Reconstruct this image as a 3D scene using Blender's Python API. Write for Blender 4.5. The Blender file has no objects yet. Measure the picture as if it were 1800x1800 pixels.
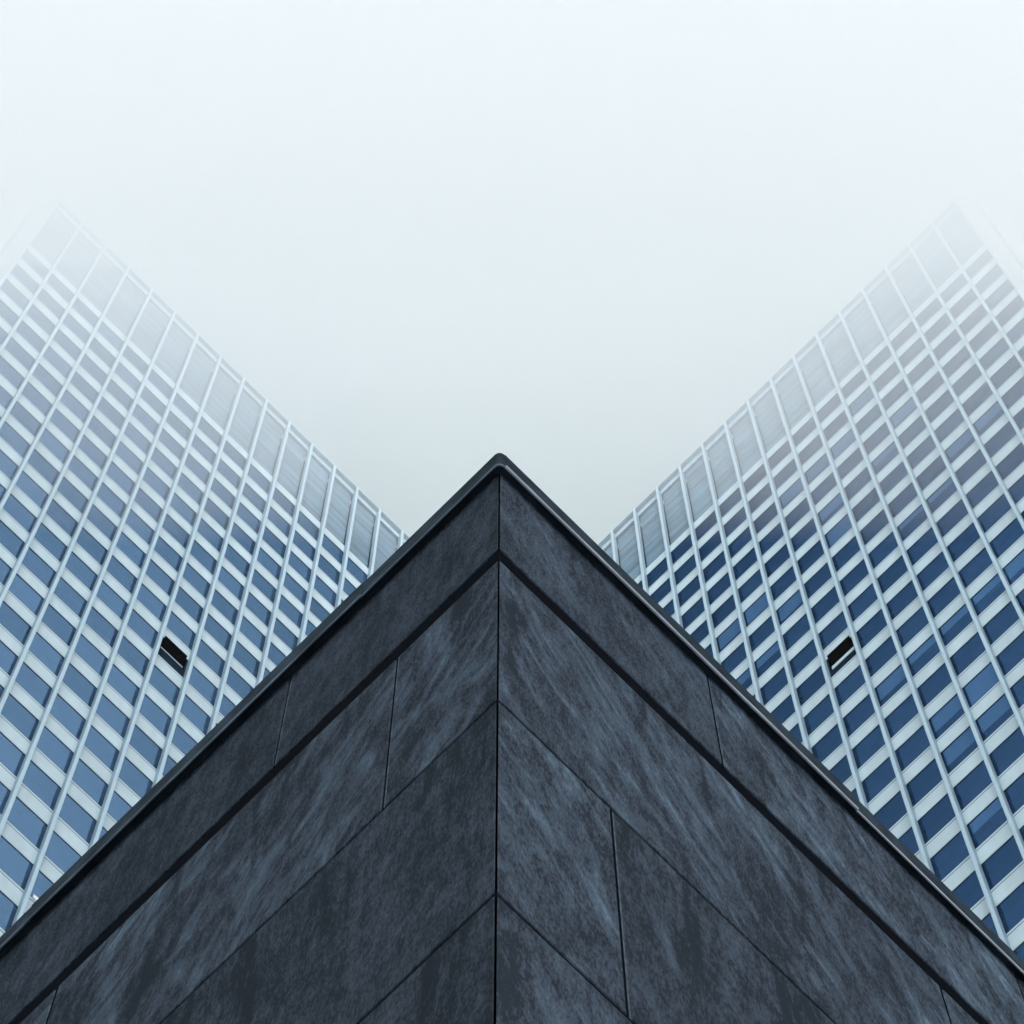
import bpy, bmesh, math, random
from mathutils import Vector, Matrix, noise as mnoise

R = math.radians
C = bpy.context.scene.collection
scene = bpy.context.scene
rnd = random.Random(7)

# ------------------------------------------------------------------ camera
EYE = 1.6                       # the photographer stands on the plaza
FPX, PITCH = 6753.76, 76.1      # focal length in pixels of an 1800 px frame, upward tilt
cam_d = bpy.data.cameras.new("camera")
cam = bpy.data.objects.new("camera", cam_d)
C.objects.link(cam)
cam.location = (0, 0, EYE)
cam.rotation_euler = (R(90 + PITCH), 0, 0)
cam_d.sensor_width = 36
cam_d.lens = 36 * FPX / 1800
cam_d.shift_x = 8.5 / 1800
cam_d.clip_start, cam_d.clip_end = 0.1, 5000
scene.camera = cam

# ------------------------------------------------------------------ sky, sun, exposure
SUN_EL, SUN_AZ = 40, 172        # azimuth clockwise from +Y: behind the camera, to the right
sd = Vector((math.cos(R(SUN_EL)) * math.sin(R(SUN_AZ)), math.cos(R(SUN_EL)) * math.cos(R(SUN_AZ)), math.sin(R(SUN_EL))))
world = bpy.data.worlds.new("World")
scene.world = world
world.use_nodes = True
wn, wl = world.node_tree.nodes, world.node_tree.links
wn.clear()
w_out = wn.new("ShaderNodeOutputWorld")
w_sky = wn.new("ShaderNodeTexSky")
w_sky.sky_type = 'NISHITA'
w_sky.sun_disc = False
w_sky.sun_elevation, w_sky.sun_rotation = R(SUN_EL), R(SUN_AZ)
w_sky.dust_density = 3.0
w_b1 = wn.new("ShaderNodeBackground")
w_b1.inputs["Strength"].default_value = 0.10
wl.new(w_sky.outputs[0], w_b1.inputs["Color"])
w_tc = wn.new("ShaderNodeTexCoord")
w_no = wn.new("ShaderNodeTexNoise")
w_no.inputs["Scale"].default_value = 8.0
w_no.inputs["Detail"].default_value = 5
w_no.inputs["Roughness"].default_value = 0.45
wl.new(w_tc.outputs["Generated"], w_no.inputs["Vector"])
w_rp = wn.new("ShaderNodeValToRGB")
w_rp.color_ramp.elements[0].position, w_rp.color_ramp.elements[0].color = 0.30, (0.352, 0.482, 0.512, 1)
w_rp.color_ramp.elements[1].position, w_rp.color_ramp.elements[1].color = 0.70, (0.436, 0.556, 0.580, 1)
wl.new(w_no.outputs["Fac"], w_rp.inputs["Fac"])
# an overcast sky is brightest round the hidden sun
w_dot = wn.new("ShaderNodeVectorMath"); w_dot.operation = 'DOT_PRODUCT'
wl.new(w_tc.outputs["Generated"], w_dot.inputs[0])
w_dot.inputs[1].default_value = sd
w_mr = wn.new("ShaderNodeMapRange")
w_mr.interpolation_type = 'SMOOTHSTEP'
w_mr.inputs["From Min"].default_value, w_mr.inputs["From Max"].default_value = 0.60, 1.0
wl.new(w_dot.outputs["Value"], w_mr.inputs["Value"])
w_gain = wn.new("ShaderNodeMath"); w_gain.operation = 'MULTIPLY_ADD'
wl.new(w_mr.outputs["Result"], w_gain.inputs[0])
w_gain.inputs[1].default_value, w_gain.inputs[2].default_value = 7.4, 1.0
w_tint = wn.new("ShaderNodeMix"); w_tint.data_type = 'RGBA'
wl.new(w_mr.outputs["Result"], w_tint.inputs["Factor"])
wl.new(w_rp.outputs["Color"], w_tint.inputs["A"])
w_tint.inputs["B"].default_value = (0.640, 0.578, 0.552, 1)
w_b2 = wn.new("ShaderNodeBackground")
wl.new(w_tint.outputs["Result"], w_b2.inputs["Color"])
wl.new(w_gain.outputs[0], w_b2.inputs["Strength"])
w_mx = wn.new("ShaderNodeMixShader")
w_mx.inputs["Fac"].default_value = 0.90      # cloud cover over the clear sky
wl.new(w_b1.outputs[0], w_mx.inputs[1])
wl.new(w_b2.outputs[0], w_mx.inputs[2])
wl.new(w_mx.outputs[0], w_out.inputs["Surface"])

sun_d = bpy.data.lights.new("sun", 'SUN')
sun_d.energy = 2.8
sun_d.angle = R(14)
sun_d.color = (1.0, 0.965, 0.92)
sun = bpy.data.objects.new("sun", sun_d)
C.objects.link(sun)
sun.rotation_euler = sd.to_track_quat('Z', 'Y').to_euler()

vs = scene.view_settings
vs.view_transform, vs.look = 'Standard', 'None'
vs.exposure, vs.gamma, vs.use_curve_mapping = -0.15, 1.0, False
cy = scene.cycles
cy.max_bounces, cy.diffuse_bounces, cy.glossy_bounces = 8, 3, 3
cy.transparent_max_bounces, cy.volume_bounces = 12, 10
cy.use_denoising = True
cy.sample_clamp_indirect = 4.0

# ------------------------------------------------------------------ materials
def mat(name):
    m = bpy.data.materials.new(name)
    m.use_nodes = True
    n, l = m.node_tree.nodes, m.node_tree.links
    n.clear()
    return m, n, l, n.new("ShaderNodeOutputMaterial")

def N(n, kind, **kw):
    x = n.new(kind)
    for k, v in kw.items():
        setattr(x, k, v)
    return x

def painted(name, col, rough=0.5, metallic=0.0, var=0.06, scale=(1.5, 1.5, 0.35), spec=0.4):
    """paint or metal with faint weather streaks down its height"""
    m, n, l, out = mat(name)
    p = N(n, "ShaderNodeBsdfPrincipled")
    p.inputs["Roughness"].default_value = rough
    p.inputs["Metallic"].default_value = metallic
    p.inputs["Specular IOR Level"].default_value = spec
    tc = N(n, "ShaderNodeTexCoord")
    mp = N(n, "ShaderNodeMapping")
    mp.inputs["Scale"].default_value = scale
    oi = N(n, "ShaderNodeObjectInfo")
    of = N(n, "ShaderNodeMath", operation='MULTIPLY'); of.inputs[1].default_value = 61.0
    l.new(oi.outputs["Random"], of.inputs[0])
    av = N(n, "ShaderNodeVectorMath", operation='ADD')
    l.new(tc.outputs["Object"], av.inputs[0]); l.new(of.outputs[0], av.inputs[1])
    l.new(av.outputs[0], mp.inputs["Vector"])
    no = N(n, "ShaderNodeTexNoise")
    no.inputs["Scale"].default_value = 1.0
    no.inputs["Detail"].default_value = 5
    l.new(mp.outputs[0], no.inputs["Vector"])
    rp = N(n, "ShaderNodeValToRGB")
    rp.color_ramp.elements[0].position, rp.color_ramp.elements[1].position = 0.3, 0.7
    rp.color_ramp.elements[0].color = tuple(c * (1 - var) for c in col) + (1,)
    rp.color_ramp.elements[1].color = tuple(min(1, c * (1 + var)) for c in col) + (1,)
    l.new(no.outputs["Fac"], rp.inputs["Fac"])
    if spec == 0:                    # dead matt: no sheen at grazing angles
        p = N(n, "ShaderNodeBsdfDiffuse")
        l.new(rp.outputs["Color"], p.inputs["Color"])
    else:
        l.new(rp.outputs["Color"], p.inputs["Base Color"])
    l.new(p.outputs[0], out.inputs["Surface"])
    return m

def granite(name, slant):
    """dark slate: pale rain streaks running down the slab at a slant, fine grain on top"""
    m, n, l, out = mat(name)
    tc = N(n, "ShaderNodeTexCoord")
    oi = N(n, "ShaderNodeObjectInfo")
    off = N(n, "ShaderNodeVectorMath", operation='SCALE')
    off.inputs["Scale"].default_value = 37.0
    cmb = N(n, "ShaderNodeCombineXYZ")
    for k in range(3):
        l.new(oi.outputs["Random"], cmb.inputs[k])
    l.new(cmb.outputs[0], off.inputs[0])
    add = N(n, "ShaderNodeVectorMath", operation='ADD')
    l.new(tc.outputs["Object"], add.inputs[0])
    l.new(off.outputs[0], add.inputs[1])
    rot = N(n, "ShaderNodeMapping")
    rot.inputs["Rotation"].default_value = (0, R(slant), 0)
    l.new(add.outputs[0], rot.inputs["Vector"])
    # long streaks: squeezed across, stretched along the slant (local z after rotation)
    def streak(sx, sz, detail, dist, src):
        mp = N(n, "ShaderNodeMapping")
        mp.inputs["Scale"].default_value = (sx, sx, sz)
        l.new(src.outputs[0], mp.inputs["Vector"])
        no = N(n, "ShaderNodeTexNoise")
        no.inputs["Scale"].default_value = 1.0
        no.inputs["Detail"].default_value = detail
        no.inputs["Roughness"].default_value = 0.70
        no.inputs["Distortion"].default_value = dist
        l.new(mp.outputs[0], no.inputs["Vector"])
        return no.outputs["Fac"]
    s1 = streak(7.5, 1.9, 8, 1.2, rot)
    s2 = streak(2.9, 1.0, 6, 1.2, add)
    def math2(op, a, b):
        x = N(n, "ShaderNodeMath", operation=op)
        for k, v in enumerate((a, b)):
            if isinstance(v, (int, float)):
                x.inputs[k].default_value = v
            else:
                l.new(v, x.inputs[k])
        return x.outputs[0]
    r1 = N(n, "ShaderNodeMapRange"); r1.inputs["From Min"].default_value, r1.inputs["From Max"].default_value = 0.44, 0.78
    l.new(s1, r1.inputs["Value"])
    r2 = N(n, "ShaderNodeMapRange"); r2.inputs["From Min"].default_value, r2.inputs["From Max"].default_value = 0.40, 0.66
    l.new(s2, r2.inputs["Value"])
    st = N(n, "ShaderNodeAttribute", attribute_type='OBJECT', attribute_name="streak")
    tone = N(n, "ShaderNodeAttribute", attribute_type='OBJECT', attribute_name="tone")
    f = math2('MULTIPLY', r1.outputs[0], math2('ADD', math2('MULTIPLY', r2.outputs[0], 0.8), 0.2))
    f = math2('MULTIPLY', f, st.outputs["Fac"])
    # dark water stains running straight down
    wm = N(n, "ShaderNodeMapping"); wm.inputs["Scale"].default_value = (5.5, 5.5, 0.5)
    l.new(add.outputs[0], wm.inputs["Vector"])
    wt = N(n, "ShaderNodeTexNoise"); wt.inputs["Scale"].default_value = 1; wt.inputs["Detail"].default_value = 6; wt.inputs["Roughness"].default_value = 0.6; wt.inputs["Distortion"].default_value = 0.4
    l.new(wm.outputs[0], wt.inputs["Vector"])
    wr = N(n, "ShaderNodeMapRange"); wr.inputs["From Min"].default_value, wr.inputs["From Max"].default_value = 0.52, 0.70
    l.new(wt.outputs["Fac"], wr.inputs["Value"])
    # fine mineral grain
    g1 = N(n, "ShaderNodeTexNoise"); g1.inputs["Scale"].default_value = 125; g1.inputs["Detail"].default_value = 3; g1.inputs["Roughness"].default_value = 0.7
    gm_ = N(n, "ShaderNodeMapping"); gm_.inputs["Scale"].default_value = (1, 1, 0.27)
    l.new(add.outputs[0], gm_.inputs["Vector"]); l.new(gm_.outputs[0], g1.inputs["Vector"])
    gz = N(n, "ShaderNodeMapping"); gz.inputs["Scale"].default_value = (34, 34, 8.5)
    l.new(add.outputs[0], gz.inputs["Vector"])
    g2 = N(n, "ShaderNodeTexNoise"); g2.inputs["Scale"].default_value = 1; g2.inputs["Detail"].default_value = 4
    l.new(gz.outputs[0], g2.inputs["Vector"])
    gr = math2('ADD', math2('MULTIPLY', math2('SUBTRACT', g1.outputs["Fac"], 0.5), 2.0), math2('MULTIPLY', math2('SUBTRACT', g2.outputs["Fac"], 0.5), 1.0))
    f = math2('ADD', math2('MULTIPLY', f, 1.15), math2('ADD', math2('MULTIPLY', r2.outputs[0], 0.14), 0.06))
    sx_ = N(n, "ShaderNodeSeparateXYZ"); l.new(tc.outputs["Object"], sx_.inputs[0])
    tm = N(n, "ShaderNodeMapRange"); tm.inputs["From Min"].default_value, tm.inputs["From Max"].default_value = -0.5, 0.7
    tm.inputs["To Min"].default_value = 0.25
    l.new(sx_.outputs["Z"], tm.inputs["Value"])
    f = math2('SUBTRACT', f, math2('MULTIPLY', math2('MULTIPLY', wr.outputs[0], tm.outputs[0]), 0.42))
    f = math2('ADD', f, math2('MULTIPLY', gr, 0.47))
    rp = N(n, "ShaderNodeValToRGB")
    e = rp.color_ramp.elements
    e[0].position, e[0].color = 0.0, (0.016, 0.021, 0.030, 1)
    e[1].position, e[1].color = 1.0, (0.140, 0.205, 0.275, 1)
    k = rp.color_ramp.elements.new(0.22); k.color = (0.043, 0.056, 0.077, 1)
    k = rp.color_ramp.elements.new(0.55); k.color = (0.078, 0.110, 0.150, 1)
    l.new(f, rp.inputs["Fac"])
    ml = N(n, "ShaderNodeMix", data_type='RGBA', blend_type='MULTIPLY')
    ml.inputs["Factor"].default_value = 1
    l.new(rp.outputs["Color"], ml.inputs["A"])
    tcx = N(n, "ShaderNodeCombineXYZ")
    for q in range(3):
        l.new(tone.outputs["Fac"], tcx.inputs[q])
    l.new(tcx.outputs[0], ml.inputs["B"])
    p = N(n, "ShaderNodeBsdfDiffuse")
    p.inputs["Roughness"].default_value = 0.6
    l.new(ml.outputs["Result"], p.inputs["Color"])
    gl = N(n, "ShaderNodeBsdfGlossy"); gl.inputs["Roughness"].default_value = 0.45
    gl.inputs["Color"].default_value = (0.75, 0.88, 1.0, 1)
    gm = N(n, "ShaderNodeMixShader"); gm.inputs["Fac"].default_value = 0.012
    l.new(p.outputs[0], gm.inputs[1]); l.new(gl.outputs[0], gm.inputs[2])
    bp = N(n, "ShaderNodeBump"); bp.inputs["Strength"].default_value = 0.25; bp.inputs["Distance"].default_value = 0.004
    l.new(g1.outputs["Fac"], bp.inputs["Height"])
    l.new(bp.outputs[0], p.inputs["Normal"])
    l.new(gm.outputs[0], out.inputs["Surface"])
    return m

def glazing(name, refl, trans, fac):
    """coated office glass: tinted mirror reflection over a dim tinted view inside"""
    m, n, l, out = mat(name)
    oi = N(n, "ShaderNodeObjectInfo")
    at = N(n, "ShaderNodeAttribute", attribute_name="tone")
    ad = N(n, "ShaderNodeMath", operation='ADD')
    l.new(oi.outputs["Random"], ad.inputs[0]); l.new(at.outputs["Fac"], ad.inputs[1])
    fr = N(n, "ShaderNodeMath", operation='FRACT'); l.new(ad.outputs[0], fr.inputs[0])
    mr = N(n, "ShaderNodeMapRange"); mr.inputs["To Min"].default_value, mr.inputs["To Max"].default_value = 0.90, 1.10
    l.new(fr.outputs[0], mr.inputs["Value"])
    vm = N(n, "ShaderNodeVectorMath", operation='SCALE'); vm.inputs[0].default_value = refl
    l.new(mr.outputs[0], vm.inputs["Scale"])
    g = N(n, "ShaderNodeBsdfGlossy"); g.inputs["Roughness"].default_value = 0.06
    l.new(vm.outputs[0], g.inputs["Color"])
    tc = N(n, "ShaderNodeTexCoord")
    no = N(n, "ShaderNodeTexNoise"); no.inputs["Scale"].default_value = 0.8; no.inputs["Detail"].default_value = 1
    l.new(tc.outputs["Object"], no.inputs["Vector"])
    bp = N(n, "ShaderNodeBump"); bp.inputs["Strength"].default_value = 0.15; bp.inputs["Distance"].default_value = 0.02
    l.new(no.outputs["Fac"], bp.inputs["Height"]); l.new(bp.outputs[0], g.inputs["Normal"])
    t = N(n, "ShaderNodeBsdfTransparent"); t.inputs["Color"].default_value = trans + (1,)
    mx = N(n, "ShaderNodeMixShader"); mx.inputs["Fac"].default_value = fac
    l.new(t.outputs[0], mx.inputs[1]); l.new(g.outputs[0], mx.inputs[2])
    l.new(mx.outputs[0], out.inputs["Surface"])
    return m

M = {
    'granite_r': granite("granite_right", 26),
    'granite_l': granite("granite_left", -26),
    'sealant': painted("pale_sealant", (0.075, 0.10, 0.135), 0.8, 0, 0.5, (3, 3, 14), 0),
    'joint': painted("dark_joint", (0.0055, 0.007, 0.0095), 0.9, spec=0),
    'coping': painted("coping_metal", (0.030, 0.042, 0.055), 0.5, 0, 0.35, (9, 9, 9), 0),
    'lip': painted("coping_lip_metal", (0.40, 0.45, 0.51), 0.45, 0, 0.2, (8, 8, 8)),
    'lip_shaded': painted("coping_lip_shaded", (0.12, 0.155, 0.195), 0.5, 0, 0.4, (5, 5, 5), 0),  # lip metal painted darker for the less lit left wall
    'roof': painted("roof_membrane", (0.16, 0.16, 0.165), 0.9),
    'fin': painted("fin_paint", (0.315, 0.455, 0.545), 0.45, 0, 0.03),
    'stem': painted("fin_stem_shaded", (0.22, 0.32, 0.39), 0.5, 0, 0.08),  # fin paint darkened to give the fin sides their shade
    'spandrel': painted("spandrel_panel", (0.400, 0.525, 0.585), 0.55, 0, 0.09, (1.6, 1.6, 0.35)),
    'rail': painted("rail_aluminium", (0.36, 0.48, 0.55), 0.45, 0, 0.04),
    'gasket': painted("dark_gasket", (0.03, 0.05, 0.075), 0.8, spec=0),
    'interior': painted("dim_interior", (0.018, 0.028, 0.045), 0.9, 0, 0.3, (0.4, 0.4, 0.4), 0),
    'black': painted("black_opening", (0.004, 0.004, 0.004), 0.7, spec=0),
    'sash': painted("dark_sash", (0.006, 0.006, 0.007), 0.5, spec=0),
    'dark_glass': painted("dark_glass", (0.014, 0.024, 0.040), 0.3, 0, 0.2, (2, 2, 2), 0),
    'blind': painted("window_blind", (0.31, 0.58, 0.80), 0.8, 0, 0.04),
    'white': painted("white_board", (0.86, 0.86, 0.88), 0.6),
    'screen': painted("screen_panel_metal", (0.080, 0.165, 0.240), 0.6, 0, 0.40, (0.22, 1, 1.5)),
    'body': painted("tower_wall_panel", (0.24, 0.29, 0.33), 0.6),
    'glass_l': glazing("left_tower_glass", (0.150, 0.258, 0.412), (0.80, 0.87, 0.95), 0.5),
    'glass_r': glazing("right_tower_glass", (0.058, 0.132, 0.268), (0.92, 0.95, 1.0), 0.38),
}

def plaza_mat():
    m, n, l, out = mat("plaza_paving")
    tc = N(n, "ShaderNodeTexCoord")
    br = N(n, "ShaderNodeTexBrick")
    br.inputs["Scale"].default_value = 1.0
    br.inputs["Color1"].default_value = (0.25, 0.28, 0.31, 1)
    br.inputs["Color2"].default_value = (0.29, 0.32, 0.35, 1)
    br.inputs["Mortar"].default_value = (0.14, 0.14, 0.14, 1)
    br.inputs["Mortar Size"].default_value = 0.008
    br.inputs["Brick Width"].default_value, br.inputs["Row Height"].default_value = 0.9, 0.6
    l.new(tc.outputs["Object"], br.inputs["Vector"])
    p = N(n, "ShaderNodeBsdfPrincipled"); p.inputs["Roughness"].default_value = 0.75
    l.new(br.outputs["Color"], p.inputs["Base Color"]); l.new(p.outputs[0], out.inputs["Surface"])
    return m

# ------------------------------------------------------------------ mesh helpers
def box(bm, x0, x1, y0, y1, z0, z1, mi=0):
    v = [bm.verts.new(p) for p in ((x0, y0, z0), (x1, y0, z0), (x1, y1, z0), (x0, y1, z0), (x0, y0, z1), (x1, y0, z1), (x1, y1, z1), (x0, y1, z1))]
    for q in ((0, 3, 2, 1), (4, 5, 6, 7), (0, 1, 5, 4), (1, 2, 6, 5), (2, 3, 7, 6), (3, 0, 4, 7)):
        f = bm.faces.new([v[i] for i in q]); f.material_index = mi
    return v

def prism(bm, poly, z0, z1, mi=0):
    a = [bm.verts.new((x, y, z0)) for x, y in poly]
    b = [bm.verts.new((x, y, z1)) for x, y in poly]
    k = len(poly)
    for f in [bm.faces.new(a[::-1]), bm.faces.new(b)] + [bm.faces.new((a[i], a[(i + 1) % k], b[(i + 1) % k], b[i])) for i in range(k)]:
        f.material_index = mi

def mesh(name, bm, mats, bevel=0.0):
    bmesh.ops.recalc_face_normals(bm, faces=bm.faces[:])
    if bevel:
        bmesh.ops.bevel(bm, geom=bm.edges[:], offset=bevel, segments=1, affect='EDGES')
    me = bpy.data.meshes.new(name)
    bm.to_mesh(me); bm.free()
    for m in (mats if isinstance(mats, (list, tuple)) else [mats]):
        me.materials.append(m)
    return me

def link(name, me, parent=None, loc=(0, 0, 0), rotz=0.0, **props):
    o = bpy.data.objects.new(name, me)
    C.objects.link(o)
    o.parent = parent
    o.location = loc
    o.rotation_euler = (0, 0, rotz)
    for k, v in props.items():
        o[k] = v
    return o

def thing(name, label, cat, loc, rotz=0.0, group=None):
    o = link(name, None, None, loc, rotz, label=label, category=cat)
    if group:
        o['group'] = group
    return o

# ------------------------------------------------------------------ ground
bm = bmesh.new()
v = [bm.verts.new(p) for p in ((-900, -900, 0), (900, -900, 0), (900, 900, 0), (-900, 900, 0))]
bm.faces.new(v)
link("plaza_ground", mesh("plaza_ground", bm, plaza_mat()), kind='structure', label="grey stone plaza paving at the foot of the buildings", category="plaza")

# ------------------------------------------------------------------ dark granite building, corner towards the camera
GX, GY = -0.026, 3.0
gb = thing("granite_building", "dark slate grey stone building corner in front, with a metal coping along its edge", "building", (GX, GY, 0))
S2 = math.sqrt(0.5)
def W(s, t, out, z):                # wall coordinates -> building coordinates (s=+1 right wall, -1 left wall)
    return (s * (t + out) * S2, (t - out) * S2, z)
LEN = 15.0
TH = 0.055
Z_F1, Z_F0 = 12.69 + EYE, 11.659 + EYE      # fascia
ROWS = [(10.019, 11.509), (8.461, 9.993), (6.905, 8.435)]
G = 0.010

def slab(name, s, t0, t1, z0, z1, streak, tone, corner=False):
    """one stone slab; local x runs along the wall, local -y faces out, origin in its middle"""
    tc, zc = (t0 + t1) / 2, (z0 + z1) / 2
    bm = bmesh.new()
    vv = box(bm, -(t1 - t0) / 2, (t1 - t0) / 2, 0, TH, -(z1 - z0) / 2, (z1 - z0) / 2)
    if corner:                      # mitred where the two walls meet
        edge = -(t1 - t0) / 2 if s > 0 else (t1 - t0) / 2
        for q in vv:
            if abs(q.co.x - edge) < 1e-6 and q.co.y > 0.01:
                q.co.x += TH * (1 if s > 0 else -1)
    me = mesh(name, bm, M['granite_r'] if s > 0 else M['granite_l'], 0.0035)
    return link(name, me, gb, W(s, tc, 0, zc), R(45) * s, streak=streak, tone=tone * (1.2 if s > 0 else 0.84))  # right wall toned paler, left darker: side light put into the stone colour

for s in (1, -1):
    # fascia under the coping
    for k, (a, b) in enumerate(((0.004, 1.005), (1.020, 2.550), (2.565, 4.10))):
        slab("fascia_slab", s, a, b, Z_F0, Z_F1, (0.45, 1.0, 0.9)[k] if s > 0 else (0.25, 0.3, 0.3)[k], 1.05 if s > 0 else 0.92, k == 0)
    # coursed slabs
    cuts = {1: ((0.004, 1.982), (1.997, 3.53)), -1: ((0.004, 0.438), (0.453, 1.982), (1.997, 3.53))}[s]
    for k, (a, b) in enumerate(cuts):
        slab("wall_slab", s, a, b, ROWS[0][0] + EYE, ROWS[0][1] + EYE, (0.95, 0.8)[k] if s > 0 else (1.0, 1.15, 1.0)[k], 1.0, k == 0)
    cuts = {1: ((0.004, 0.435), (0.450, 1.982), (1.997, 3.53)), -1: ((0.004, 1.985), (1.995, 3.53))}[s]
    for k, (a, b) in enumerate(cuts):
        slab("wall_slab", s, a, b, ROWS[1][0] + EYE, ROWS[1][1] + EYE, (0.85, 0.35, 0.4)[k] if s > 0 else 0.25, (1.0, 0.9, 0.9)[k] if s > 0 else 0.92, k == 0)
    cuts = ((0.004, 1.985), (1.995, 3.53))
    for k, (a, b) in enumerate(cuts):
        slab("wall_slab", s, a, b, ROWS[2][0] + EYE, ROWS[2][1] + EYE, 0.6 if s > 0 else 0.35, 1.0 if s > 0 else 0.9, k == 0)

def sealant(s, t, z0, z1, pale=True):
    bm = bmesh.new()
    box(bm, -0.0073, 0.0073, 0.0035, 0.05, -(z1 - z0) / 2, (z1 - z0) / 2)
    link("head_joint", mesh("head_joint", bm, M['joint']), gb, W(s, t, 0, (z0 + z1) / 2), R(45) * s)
    if not pale:
        return
    bm = bmesh.new()
    box(bm, 0.0022, 0.0062, 0.0018, 0.0034, -(z1 - z0) / 2, (z1 - z0) / 2)
    link("joint_sealant", mesh("joint_sealant", bm, M['sealant']), gb, W(s, t, 0, (z0 + z1) / 2), R(45) * s)
sealant(1, 1.0125, Z_F0, Z_F1); sealant(-1, 1.0125, Z_F0, Z_F1)
sealant(1, 0.4425, ROWS[1][0] + EYE, ROWS[1][1] + EYE); sealant(-1, 0.4455, ROWS[0][0] + EYE, ROWS[0][1] + EYE)
sealant(-1, 1.9895, ROWS[0][0] + EYE, ROWS[0][1] + EYE, False)

def diamond(inset, s_len):
    a, b = inset, s_len
    return [W(1, a, -a, 0)[:2] if False else (0, 2 * a * S2), (b * S2, b * S2), (0, 2 * b * S2), (-b * S2, b * S2)]
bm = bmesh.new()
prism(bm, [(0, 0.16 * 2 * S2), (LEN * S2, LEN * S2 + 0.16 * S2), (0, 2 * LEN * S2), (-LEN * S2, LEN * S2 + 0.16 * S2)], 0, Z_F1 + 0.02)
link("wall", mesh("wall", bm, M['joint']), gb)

sealant(1, 1.9895, ROWS[0][0] + EYE, ROWS[0][1] + EYE, False)

# black strip painting in the groove's shade below the fascia; dark bed joints
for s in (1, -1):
    for nm, z0, z1, dp in (("groove_shade", ROWS[0][1] + EYE, Z_F0, 0.006), ("bed_joint", ROWS[1][1] + EYE, ROWS[0][0] + EYE, 0.004), ("bed_joint", ROWS[2][1] + EYE, ROWS[1][0] + EYE, 0.004)):
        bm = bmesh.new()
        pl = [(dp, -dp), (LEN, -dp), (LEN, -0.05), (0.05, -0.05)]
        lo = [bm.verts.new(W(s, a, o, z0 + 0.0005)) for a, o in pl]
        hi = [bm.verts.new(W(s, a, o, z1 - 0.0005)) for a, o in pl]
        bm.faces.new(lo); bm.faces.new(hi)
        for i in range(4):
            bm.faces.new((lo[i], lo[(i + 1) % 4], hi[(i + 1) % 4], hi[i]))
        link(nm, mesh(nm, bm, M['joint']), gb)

# the rest of the cladding, below and beyond the corner
for s in (1, -1):
    bm = bmesh.new()
    def cl(t0, t1, z0, z1, corner=False):
        vs_ = [(t0, 0), (t1, 0), (t1, -TH), (t0 + (TH if corner else 0), -TH)]
        lo = [bm.verts.new(W(s, a, o, z0)) for a, o in vs_]
        hi = [bm.verts.new(W(s, a, o, z1)) for a, o in vs_]
        bm.faces.new(lo); bm.faces.new(hi)
        for i in range(4):
            bm.faces.new((lo[i], lo[(i + 1) % 4], hi[(i + 1) % 4], hi[i]))
    rows = [(Z_F0, Z_F1, 4.11)] + [(a + EYE, b + EYE, 3.54) for a, b in ROWS]
    zt = 6.885 + EYE
    while zt > 0.1:
        rows.append((max(zt - 1.533, 0.02), zt, 0.004)); zt -= 1.553
    for k, (z0, z1, t0) in enumerate(rows):
        t = t0
        while t < LEN - 0.2:
            t1 = min(t + (1.535 if t > 0.1 else (0.437, 1.981)[k % 2]), LEN)
            cl(t, t1, z0, z1, t < 0.1)
            t = t1 + G
    link("wall_cladding", mesh("wall_cladding", bm, M['granite_r'] if s > 0 else M['granite_l']), gb, streak=0.5, tone=0.95)
bm = bmesh.new()
prism(bm, [(0, 0.06 * 2 * S2), (LEN * S2, LEN * S2), (0, 2 * LEN * S2), (-LEN * S2, LEN * S2)], Z_F1 + 0.03, Z_F1 + 0.09)
link("roof", mesh("roof", bm, M['roof']), gb)

# metal coping: a folded sheet swept along the edge, in lengths with lapped joints
RC, AR = -0.006, 0.02
def coping_path(t, out):
    """point of the edge line at signed distance t (right wall > 0), pushed out by out; the corner is slightly rounded"""
    if abs(t) >= AR:
        s = 1 if t > 0 else -1
        return W(s, max(abs(t) - AR + RC, -out), out, 0)[:2]
    rr = RC + out
    if rr <= 0:
        return (0.0, -out * math.sqrt(2))
    ang = R(45) * (t / AR)
    return (rr * math.sin(ang), RC * math.sqrt(2) - rr * math.cos(ang))

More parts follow.
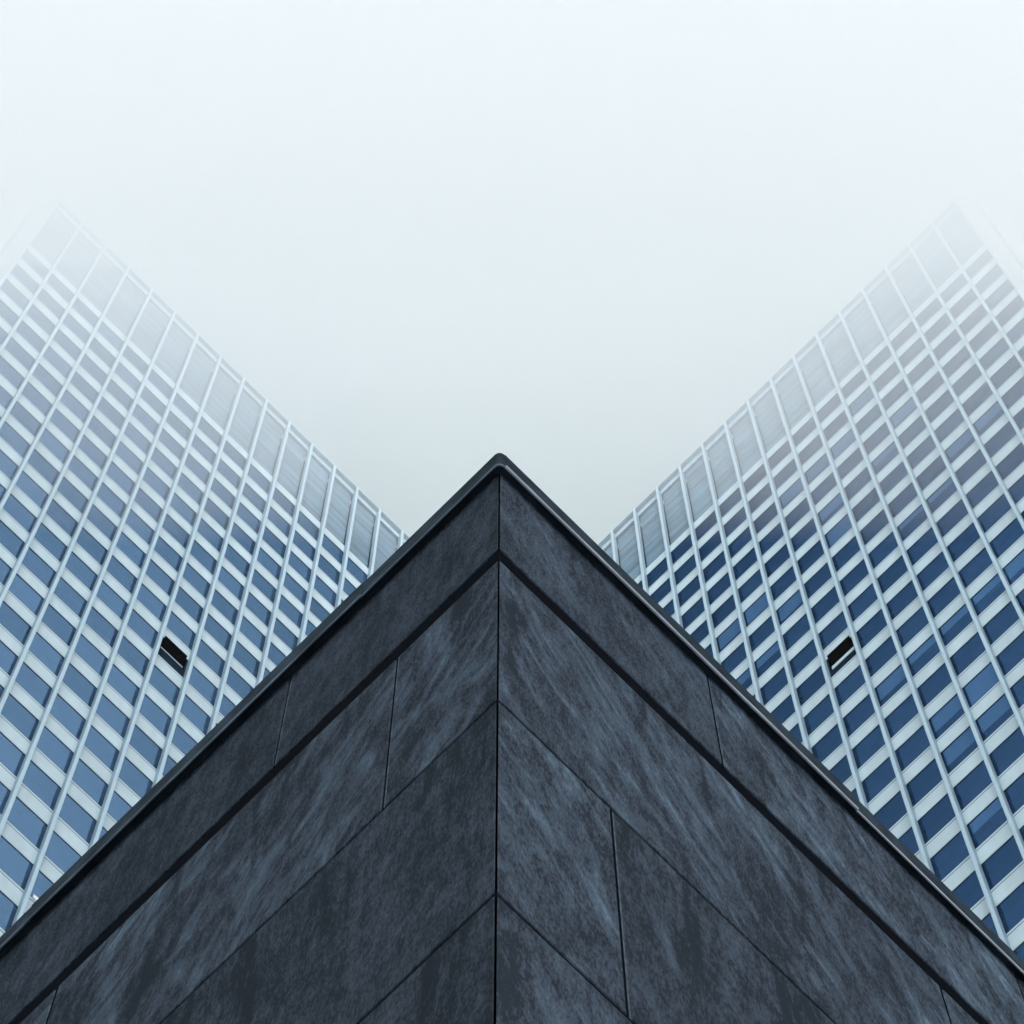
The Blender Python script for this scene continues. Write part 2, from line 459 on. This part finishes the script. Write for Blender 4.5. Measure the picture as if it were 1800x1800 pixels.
OV = 0.030
ZB = 12.66 + EYE
def coping(t0, t1, lift, lipw):
    n = max(2, int((t1 - t0) / 0.25))
    ts = [t0 + (t1 - t0) * i / n for i in range(n + 1)]
    for q in range(13):
        x = -0.024 + 0.048 * q / 12
        if t0 < x < t1:
            ts.append(x)
    ts = sorted(set(round(x, 5) for x in ts))
    def sweep(prof, name, m, parent):
        bm = bmesh.new()
        rings = []
        for t in ts:
            ring = []
            for o_, z_ in prof:
                x, y = coping_path(t, o_ + lift)
                wob = 0.0022 * mnoise.noise(Vector((t * 1.3, 3.1, 0)))
                ring.append(bm.verts.new((x, y, z_ + wob)))
            rings.append(ring)
        k = len(prof)
        for a, b in zip(rings, rings[1:]):
            for i in range(k):
                bm.faces.new((a[i], a[(i + 1) % k], b[(i + 1) % k], b[i]))
        bm.faces.new(rings[0]); bm.faces.new(rings[-1][::-1])
        return link(name, mesh(name, bm, m), parent)
    # front skirt, top sheet and inner return
    prof = [(OV, ZB), (OV, ZB + 0.175), (OV - 0.008, ZB + 0.183), (-0.30, ZB + 0.150), (-0.30, ZB + 0.142), (-0.02, ZB + 0.060), (-0.02, ZB + 0.03), (OV - 0.012, ZB + 0.012)]
    c = sweep(prof, "coping", M['coping'], gb)
    # rolled drip edge
    lp = [(OV - 0.004, ZB - 0.001), (OV + lipw, ZB + 0.001), (OV + lipw + 0.001, ZB - 0.005), (OV + lipw * 0.4, ZB - 0.011), (OV - 0.004, ZB - 0.008)]
    sweep(lp, "drip_edge", M['lip'] if t1 > 0.03 else M['lip_shaded'], c)
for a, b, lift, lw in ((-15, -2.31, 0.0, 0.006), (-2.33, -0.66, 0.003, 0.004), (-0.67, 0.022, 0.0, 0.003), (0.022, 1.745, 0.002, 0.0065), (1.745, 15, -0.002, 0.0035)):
    coping(a, b, lift, lw)

# ------------------------------------------------------------------ the two towers
U = 167.35
TX, TY = 0.12658 * U, 0.17598 * U
FH = 3.6                     # storey
PR = 0.25                    # the fins stand out this far
DC = 36.3                    # camera to facade
MW = 0.0091219 * U * (1 - PR / DC)
NB = 17
Z0 = U + EYE                 # underside of the topmost spandrel
NR = int(Z0 / FH)
ZTOP = 179.3 + EYE
def fin_u(i):
    return i * MW - PR * 5.7 / DC
SP_H, GAP, RAIL = 1.13, 0.07, 0.15
WIN_H = FH - SP_H - GAP - RAIL
GY_ = 0.022                  # glass sits this far behind the spandrel face
FW, SW = 0.130, 0.112        # fin cap and stem widths

def project(P):
    x, y, z = P[0], P[1], P[2] - EYE
    th = R(PITCH)
    fw = y * math.cos(th) + z * math.sin(th)
    up = -y * math.sin(th) + z * math.cos(th)
    return 891.5 + FPX * x / fw, 900 - FPX * up / fw, fw

def hidden_by_granite(u, v):
    return v > 805 + 0.965 * abs(u - 876)

BLINDS = {(9, 6): 1.75, (10, 7): 1.0, (4, 11): 0.85, (5, 11): 0.85, (6, 11): 0.8, (7, 11): 1.5, (6, 13): 1.45, (6, 14): 1.45, (5, 14): 1.4,
          (6, 16): 0.9, (2, 6): 1.3, (3, 6): 1.35, (5, 4): 0.8, (4, 3): 1.7, (5, 1): 1.8, (4, 7): 0.7, (5, 7): 0.6, (6, 2): 1.9, (7, 2): 1.8,
          (8, 2): 1.8, (7, 4): 1.4, (7, 5): 2.05, (10, 5): 1.9, (11, 5): 1.8, (3, 11): 1.5, (5, 13): 2.05, (11, 7): 1.0}

def make_tower(side, label):
    """side=-1: the tower on the left, +1 on the right. Local x runs along the facade, -y faces the camera."""
    root = thing("office_tower", label, "office tower", (side * TX, TY, 0), R(45) * -side)
    sx = -side               # local x = sx * u, u running from the outer corner inwards
    glass = M['glass_l'] if side < 0 else M['glass_r']
    rr = random.Random(11 + side)
    def bx(bm, u0, u1, y0, y1, z0, z1, mi=0):
        a, b = sorted((sx * u0, sx * u1))
        return box(bm, a, b, y0, y1, z0, z1, mi)
    uL, uR = fin_u(0) - FW / 2, fin_u(NB) - FW / 2
    # core and side walls
    bm = bmesh.new()
    bx(bm, uL + 0.12, uR + 0.1, 0.46, 26, 0, ZTOP - 0.9)
    link("wall", mesh("wall", bm, M['body']), root)
    bm = bmesh.new()
    bx(bm, uL + 0.1, uR, 0.42, 0.455, 0.05, ZTOP - 1.0)
    for r in range(NR + 1):      # floor slabs behind the glass
        zc = Z0 - FH * r
        bx(bm, uL + 0.1, uR, 0.13, 0.42, zc + 0.1, zc + 0.9)
    link("floor_plates", mesh("floor_plates", bm, M['interior']), root)
    # corner pier at the outer end
    bm = bmesh.new()
    poly = [(uL + 0.06, -PR), (-0.72, 0.44), (-0.72, 1.35), (uL + 0.11, 1.35), (uL + 0.11, 0.0)]
    prism(bm, [(sx * a, b) for a, b in poly], 0, ZTOP - 0.1)
    bx(bm, -0.80, -0.62, 0.40, 0.50, 0, ZTOP - 0.12)
    link("corner_pier", mesh("corner_pier", bm, M['body']), root)
    # spandrel bands, one per storey, each with its sill rail
    bm = bmesh.new()
    bx(bm, uL, uR, 0.0, 0.09, 0, SP_H)
    bx(bm, uL, uR, 0.006, 0.09, SP_H, SP_H + GAP, 1)
    bx(bm, uL, uR, GY_ - 0.010, 0.09, -0.035, -0.001, 1)
    me_sp = mesh("spandrel", bm, [M['spandrel'], M['gasket']])
    bm = bmesh.new()
    bx(bm, uL, uR, 0.004, 0.08, 0, RAIL)
    me_ra = mesh("sill_rail", bm, M['rail'])
    for r in range(NR + 1):
        zb = Z0 - FH * r
        sp = link("spandrel", me_sp, root, (0, 0, zb))
        if r:
            link("sill_rail", me_ra, sp, (0, 0, SP_H + GAP))
    # fins
    bm = bmesh.new()
    box(bm, -SW / 2, SW / 2, -PR + 0.05, 0.0, 0, ZTOP - 0.35)
    box(bm, -0.05, 0.05, -0.035, 0.02, 0, ZTOP - 0.6, 1)  # dark strip at the fin's foot paints the shade near the wall
    me_st = mesh("fin", bm, [M['stem'], M['gasket']])
    bm = bmesh.new()
    box(bm, -FW / 2, FW / 2, -PR, -PR + 0.07, 0, ZTOP)
    me_fc = mesh("fin_cap", bm, M['fin'], 0.008)
    for i in range(NB + 1):
        f = link("fin", me_st, root, (sx * (fin_u(i) - FW / 2), 0, 0))
        link("fin_cap", me_fc, f)
    # plant screen above the last storey and its edge trim
    bm = bmesh.new()
    z0s = SP_H
    box(bm, 0.0, MW - SW, 0.10, 0.2, 0, ZTOP - 0.9 - Z0 - z0s)
    H = ZTOP - 0.9 - Z0 - z0s
    for k in range(1, 8):
        z = H * k / 8
        box(bm, 0.0, MW - SW, 0.094, 0.0995, z - 0.012, z + 0.012)
    me_sc = mesh("screen_panel", bm, M['screen'])
    for i in range(NB):
        c0 = fin_u(i) - FW / 2 + SW / 2
        link("screen_panel", me_sc, root, (sx * c0 if sx > 0 else sx * (c0 + MW - SW), 0, Z0 + z0s))
    bm = bmesh.new()
    bx(bm, uL, uR, -0.02, 0.30, ZTOP - 0.9, ZTOP - 0.12)
    bx(bm, uL, uR, -0.215, 0.32, ZTOP - 0.12, ZTOP - 0.01)
    link("parapet", mesh("parapet", bm, M['rail']), root)
    # windows: the hundred that show largest one by one, the others as one object
    cells = []
    for i in range(NB):
        for r in range(NR):
            zt = Z0 - FH * r
            zb = zt - WIN_H
            uc = fin_u(i) - FW / 2 + MW / 2
            px = []
            for uu, zz in ((uc - MW / 2, zb), (uc + MW / 2, zb), (uc + MW / 2, zt), (uc - MW / 2, zt), (uc, (zb + zt) / 2)):
                P = root.matrix_basis @ Vector((sx * uu, 0, zz))
                px.append(project(P))
            cu, cv, d = px[4]
            inside = sum(1 for a, b, _ in px if 0 <= a <= 1800 and 0 <= b <= 1800 and not hidden_by_granite(a, b))
            area = abs(sum(px[k][0] * px[(k + 1) % 4][1] - px[(k + 1) % 4][0] * px[k][1] for k in range(4))) / 2
            cells.append((area * inside / 5, i, r, zb))
    cells.sort(reverse=True)
    special = {(8, 9)}
    if side < 0:
        special.add((7, 17))
    singles = [c for c in cells if (c[1], c[2]) in special]
    singles += [c for c in cells if (c[1], c[2]) not in special][:100 - len(singles)]
    own = {(c[1], c[2]) for c in singles}
    PW = MW - SW
    bm = bmesh.new()
    box(bm, -PW / 2, PW / 2, GY_, GY_ + 0.012, 0, WIN_H)
    me_w = mesh("window", bm, glass)
    bulk = bmesh.new()
    tone = bulk.faces.layers.float.new("tone")
    blind_bulk = bmesh.new()
    def blind_bm(bm, xc, zt, drop, w=PW):
        y = GY_ + 0.022
        box(bm, xc - w / 2 + 0.07, xc + w / 2 - 0.07, y, y + 0.008, zt - drop, zt + 0.02)
        for q in range(int(drop / 0.1)):      # slats
            z = zt - 0.1 * (q + 1)
            box(bm, xc - w / 2 + 0.07, xc + w / 2 - 0.07, y - 0.004, y - 0.001, z, z + 0.06)
    for area, i, r, zb in cells:
        xc = sx * (fin_u(i) - FW / 2 + MW / 2)
        drop = BLINDS.get((i, r)) if side > 0 else None
        if (i, r) == (8, 9):
            wo = open_window(root, xc, zb, PW, sx, side)
            continue
        if (i, r) in own:
            o = link("window", me_w, root, (xc, 0, zb))
            if drop:
                b = bmesh.new()
                blind_bm(b, 0, WIN_H, drop)
                link("blind", mesh("blind", b, M['blind']), o)
            if side < 0 and (i, r) == (7, 17):
                b = bmesh.new()
                box(b, sx * -0.5, sx * 0.5, -0.035, 0.015, 0.0, 0.26)
                link("paper_sheet", mesh("paper_sheet", b, M['white'], 0.006), o, label="small bright white sheet lying on the sill")
        else:
            n0 = len(bulk.faces)
            box(bulk, xc - PW / 2, xc + PW / 2, GY_, GY_ + 0.012, zb, zb + WIN_H)
            bulk.faces.ensure_lookup_table()
            tv = rr.random()
            for f in bulk.faces[n0:]:
                f[tone] = tv
            if drop:
                blind_bm(blind_bulk, xc, zb + WIN_H, drop)
    link("window", mesh("window", bulk, glass), root, kind='stuff')
    if len(blind_bulk.verts):
        link("blind", mesh("blind", blind_bulk, M['blind']), root)
    else:
        blind_bulk.free()
    return root

def open_window(root, xc, zb, PW, sx, side):
    """dark opening; the upper sash tilts out at its top, its lower rail catches the light"""
    o = link("open_window", None, root, (xc, 0, zb), label="open window, dark inside, with its upper sash tilted out")
    H = WIN_H
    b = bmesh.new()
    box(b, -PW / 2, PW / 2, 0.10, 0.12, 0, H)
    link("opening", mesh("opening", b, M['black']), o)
    b = bmesh.new()
    t = 0.045
    box(b, -PW / 2, -PW / 2 + t, -0.002, 0.09, 0, H); box(b, PW / 2 - t, PW / 2, -0.002, 0.09, 0, H)
    box(b, -PW / 2 + t, PW / 2 - t, -0.002, 0.09, H - t, H)
    link("window_frame", mesh("window_frame", b, M['gasket']), o)
    b = bmesh.new()
    box(b, -PW / 2 + t, PW / 2 - t, GY_, GY_ + 0.012, 0, H * 0.42)
    link("lower_pane", mesh("lower_pane", b, M['dark_glass']), o)
    # tilted sash: hinged at mid height, top edge out
    b = bmesh.new()
    hw = PW / 2 - 0.15
    zh, zt = H * 0.48, H * 0.95
    yo = -0.135
    for x0, x1, k0, k1, yy in ((-hw, hw, 0, 1, 0.0),):
        p = [(-hw, 0.0, zh), (hw, 0.0, zh), (hw, yo, zt), (-hw, yo, zt)]
        q = [(x, y + 0.05, z + 0.01) for x, y, z in p]
        A = [b.verts.new(v) for v in p]; B = [b.verts.new(v) for v in q]
        b.faces.new(A); b.faces.new(B)
        for k in range(4):
            b.faces.new((A[k], A[(k + 1) % 4], B[(k + 1) % 4], B[k]))
    s = link("sash", mesh("sash", b, M['sash'], 0.006), o)
    b = bmesh.new()
    h = 0.07 if side < 0 else 0.34  # taller on the right, where the pale strip stands for a pane reflection
    box(b, -hw, hw, -0.012, 0.018, zh - 0.06 - h, zh - 0.06)
    link("sash_rail_glint", mesh("sash_rail_glint", b, M['rail'], 0.005), o)
    return o

make_tower(-1, "pale office tower on the left, light blue windows between white fins, top lost in fog")
make_tower(1, "pale office tower on the right, dark navy windows, some with half lowered blinds")

# ------------------------------------------------------------------ low fog rolling over the tower tops
# underside of the fog: low to the south, lifting to the north (y, z above the eye)
FOG_EDGE = [(-70, 24), (-40, 25), (-20, 27), (-8, 30), (0, 36), (5, 45), (9, 57), (12, 70), (14.6, 83), (18, 99), (21.5, 113), (25, 125), (28.5, 136.5), (32, 146.5), (36, 156.5), (41, 166.5), (47, 172), (60, 178), (85, 184), (110, 187)]
def fog_mat():
    m, n, l, out = mat("fog")
    v = N(n, "ShaderNodeVolumePrincipled")
    v.inputs["Color"].default_value = (0.981, 0.992, 1.0, 1)
    v.inputs["Density"].default_value = 0.0195
    v.inputs["Anisotropy"].default_value = 0.55
    l.new(v.outputs[0], out.inputs["Volume"])
    return m
bm = bmesh.new()
X0, X1, YB, ZL, ZH = -160, 160, -70, 24.0, 198.0
nx, nz = 48, 40
grid = []
for a in range(nz + 1):
    row = []
    q = a / nz * (len(FOG_EDGE) - 1)
    i = min(int(q), len(FOG_EDGE) - 2)
    f = q - i
    P = FOG_EDGE
    # Catmull-Rom through the edge points
    p0, p1, p2, p3 = P[max(i - 1, 0)], P[i], P[i + 1], P[min(i + 2, len(P) - 1)]
    yz = [0.5 * (2 * p1[k] + (p2[k] - p0[k]) * f + (2 * p0[k] - 5 * p1[k] + 4 * p2[k] - p3[k]) * f * f + (3 * p1[k] - p0[k] - 3 * p2[k] + p3[k]) * f ** 3) for k in (0, 1)]
    for b in range(nx + 1):
        x = X0 + (X1 - X0) * b / nx
        w = 0.5 * mnoise.noise(Vector((x / 14, q * 0.8, 2.0)))
        e = min(max((abs(x) - 7) / 11, 0), 1)      # hangs lower to either side
        e = e * e * (3 - 2 * e)
        g = min(max((yz[0] - 23) / 13, 0), 1)
        row.append(bm.verts.new((x, yz[0] + w, yz[1] - 24 * e * g * g * (3 - 2 * g) + EYE)))
    grid.append(row)
for a in range(nz):
    for b in range(nx):
        bm.faces.new((grid[a][b], grid[a][b + 1], grid[a + 1][b + 1], grid[a + 1][b]))
tl = bm.verts.new((X0, YB, ZH + EYE)); tr = bm.verts.new((X1, YB, ZH + EYE))
nl = bm.verts.new((X0, 110, ZH + EYE)); nr = bm.verts.new((X1, 110, ZH + EYE))
bm.faces.new([tl] + grid[0][:] + [tr])
bm.faces.new([tl, nl, nr, tr])
bm.faces.new([nl] + grid[nz][:] + [nr])
bm.faces.new([tl, nl] + [grid[a][0] for a in range(nz, -1, -1)])
bm.faces.new([tr, nr] + [grid[a][nx] for a in range(nz, -1, -1)])
link("fog", mesh("fog", bm, fog_mat()), kind='stuff', label="low white fog hiding the tops of the towers", category="fog")
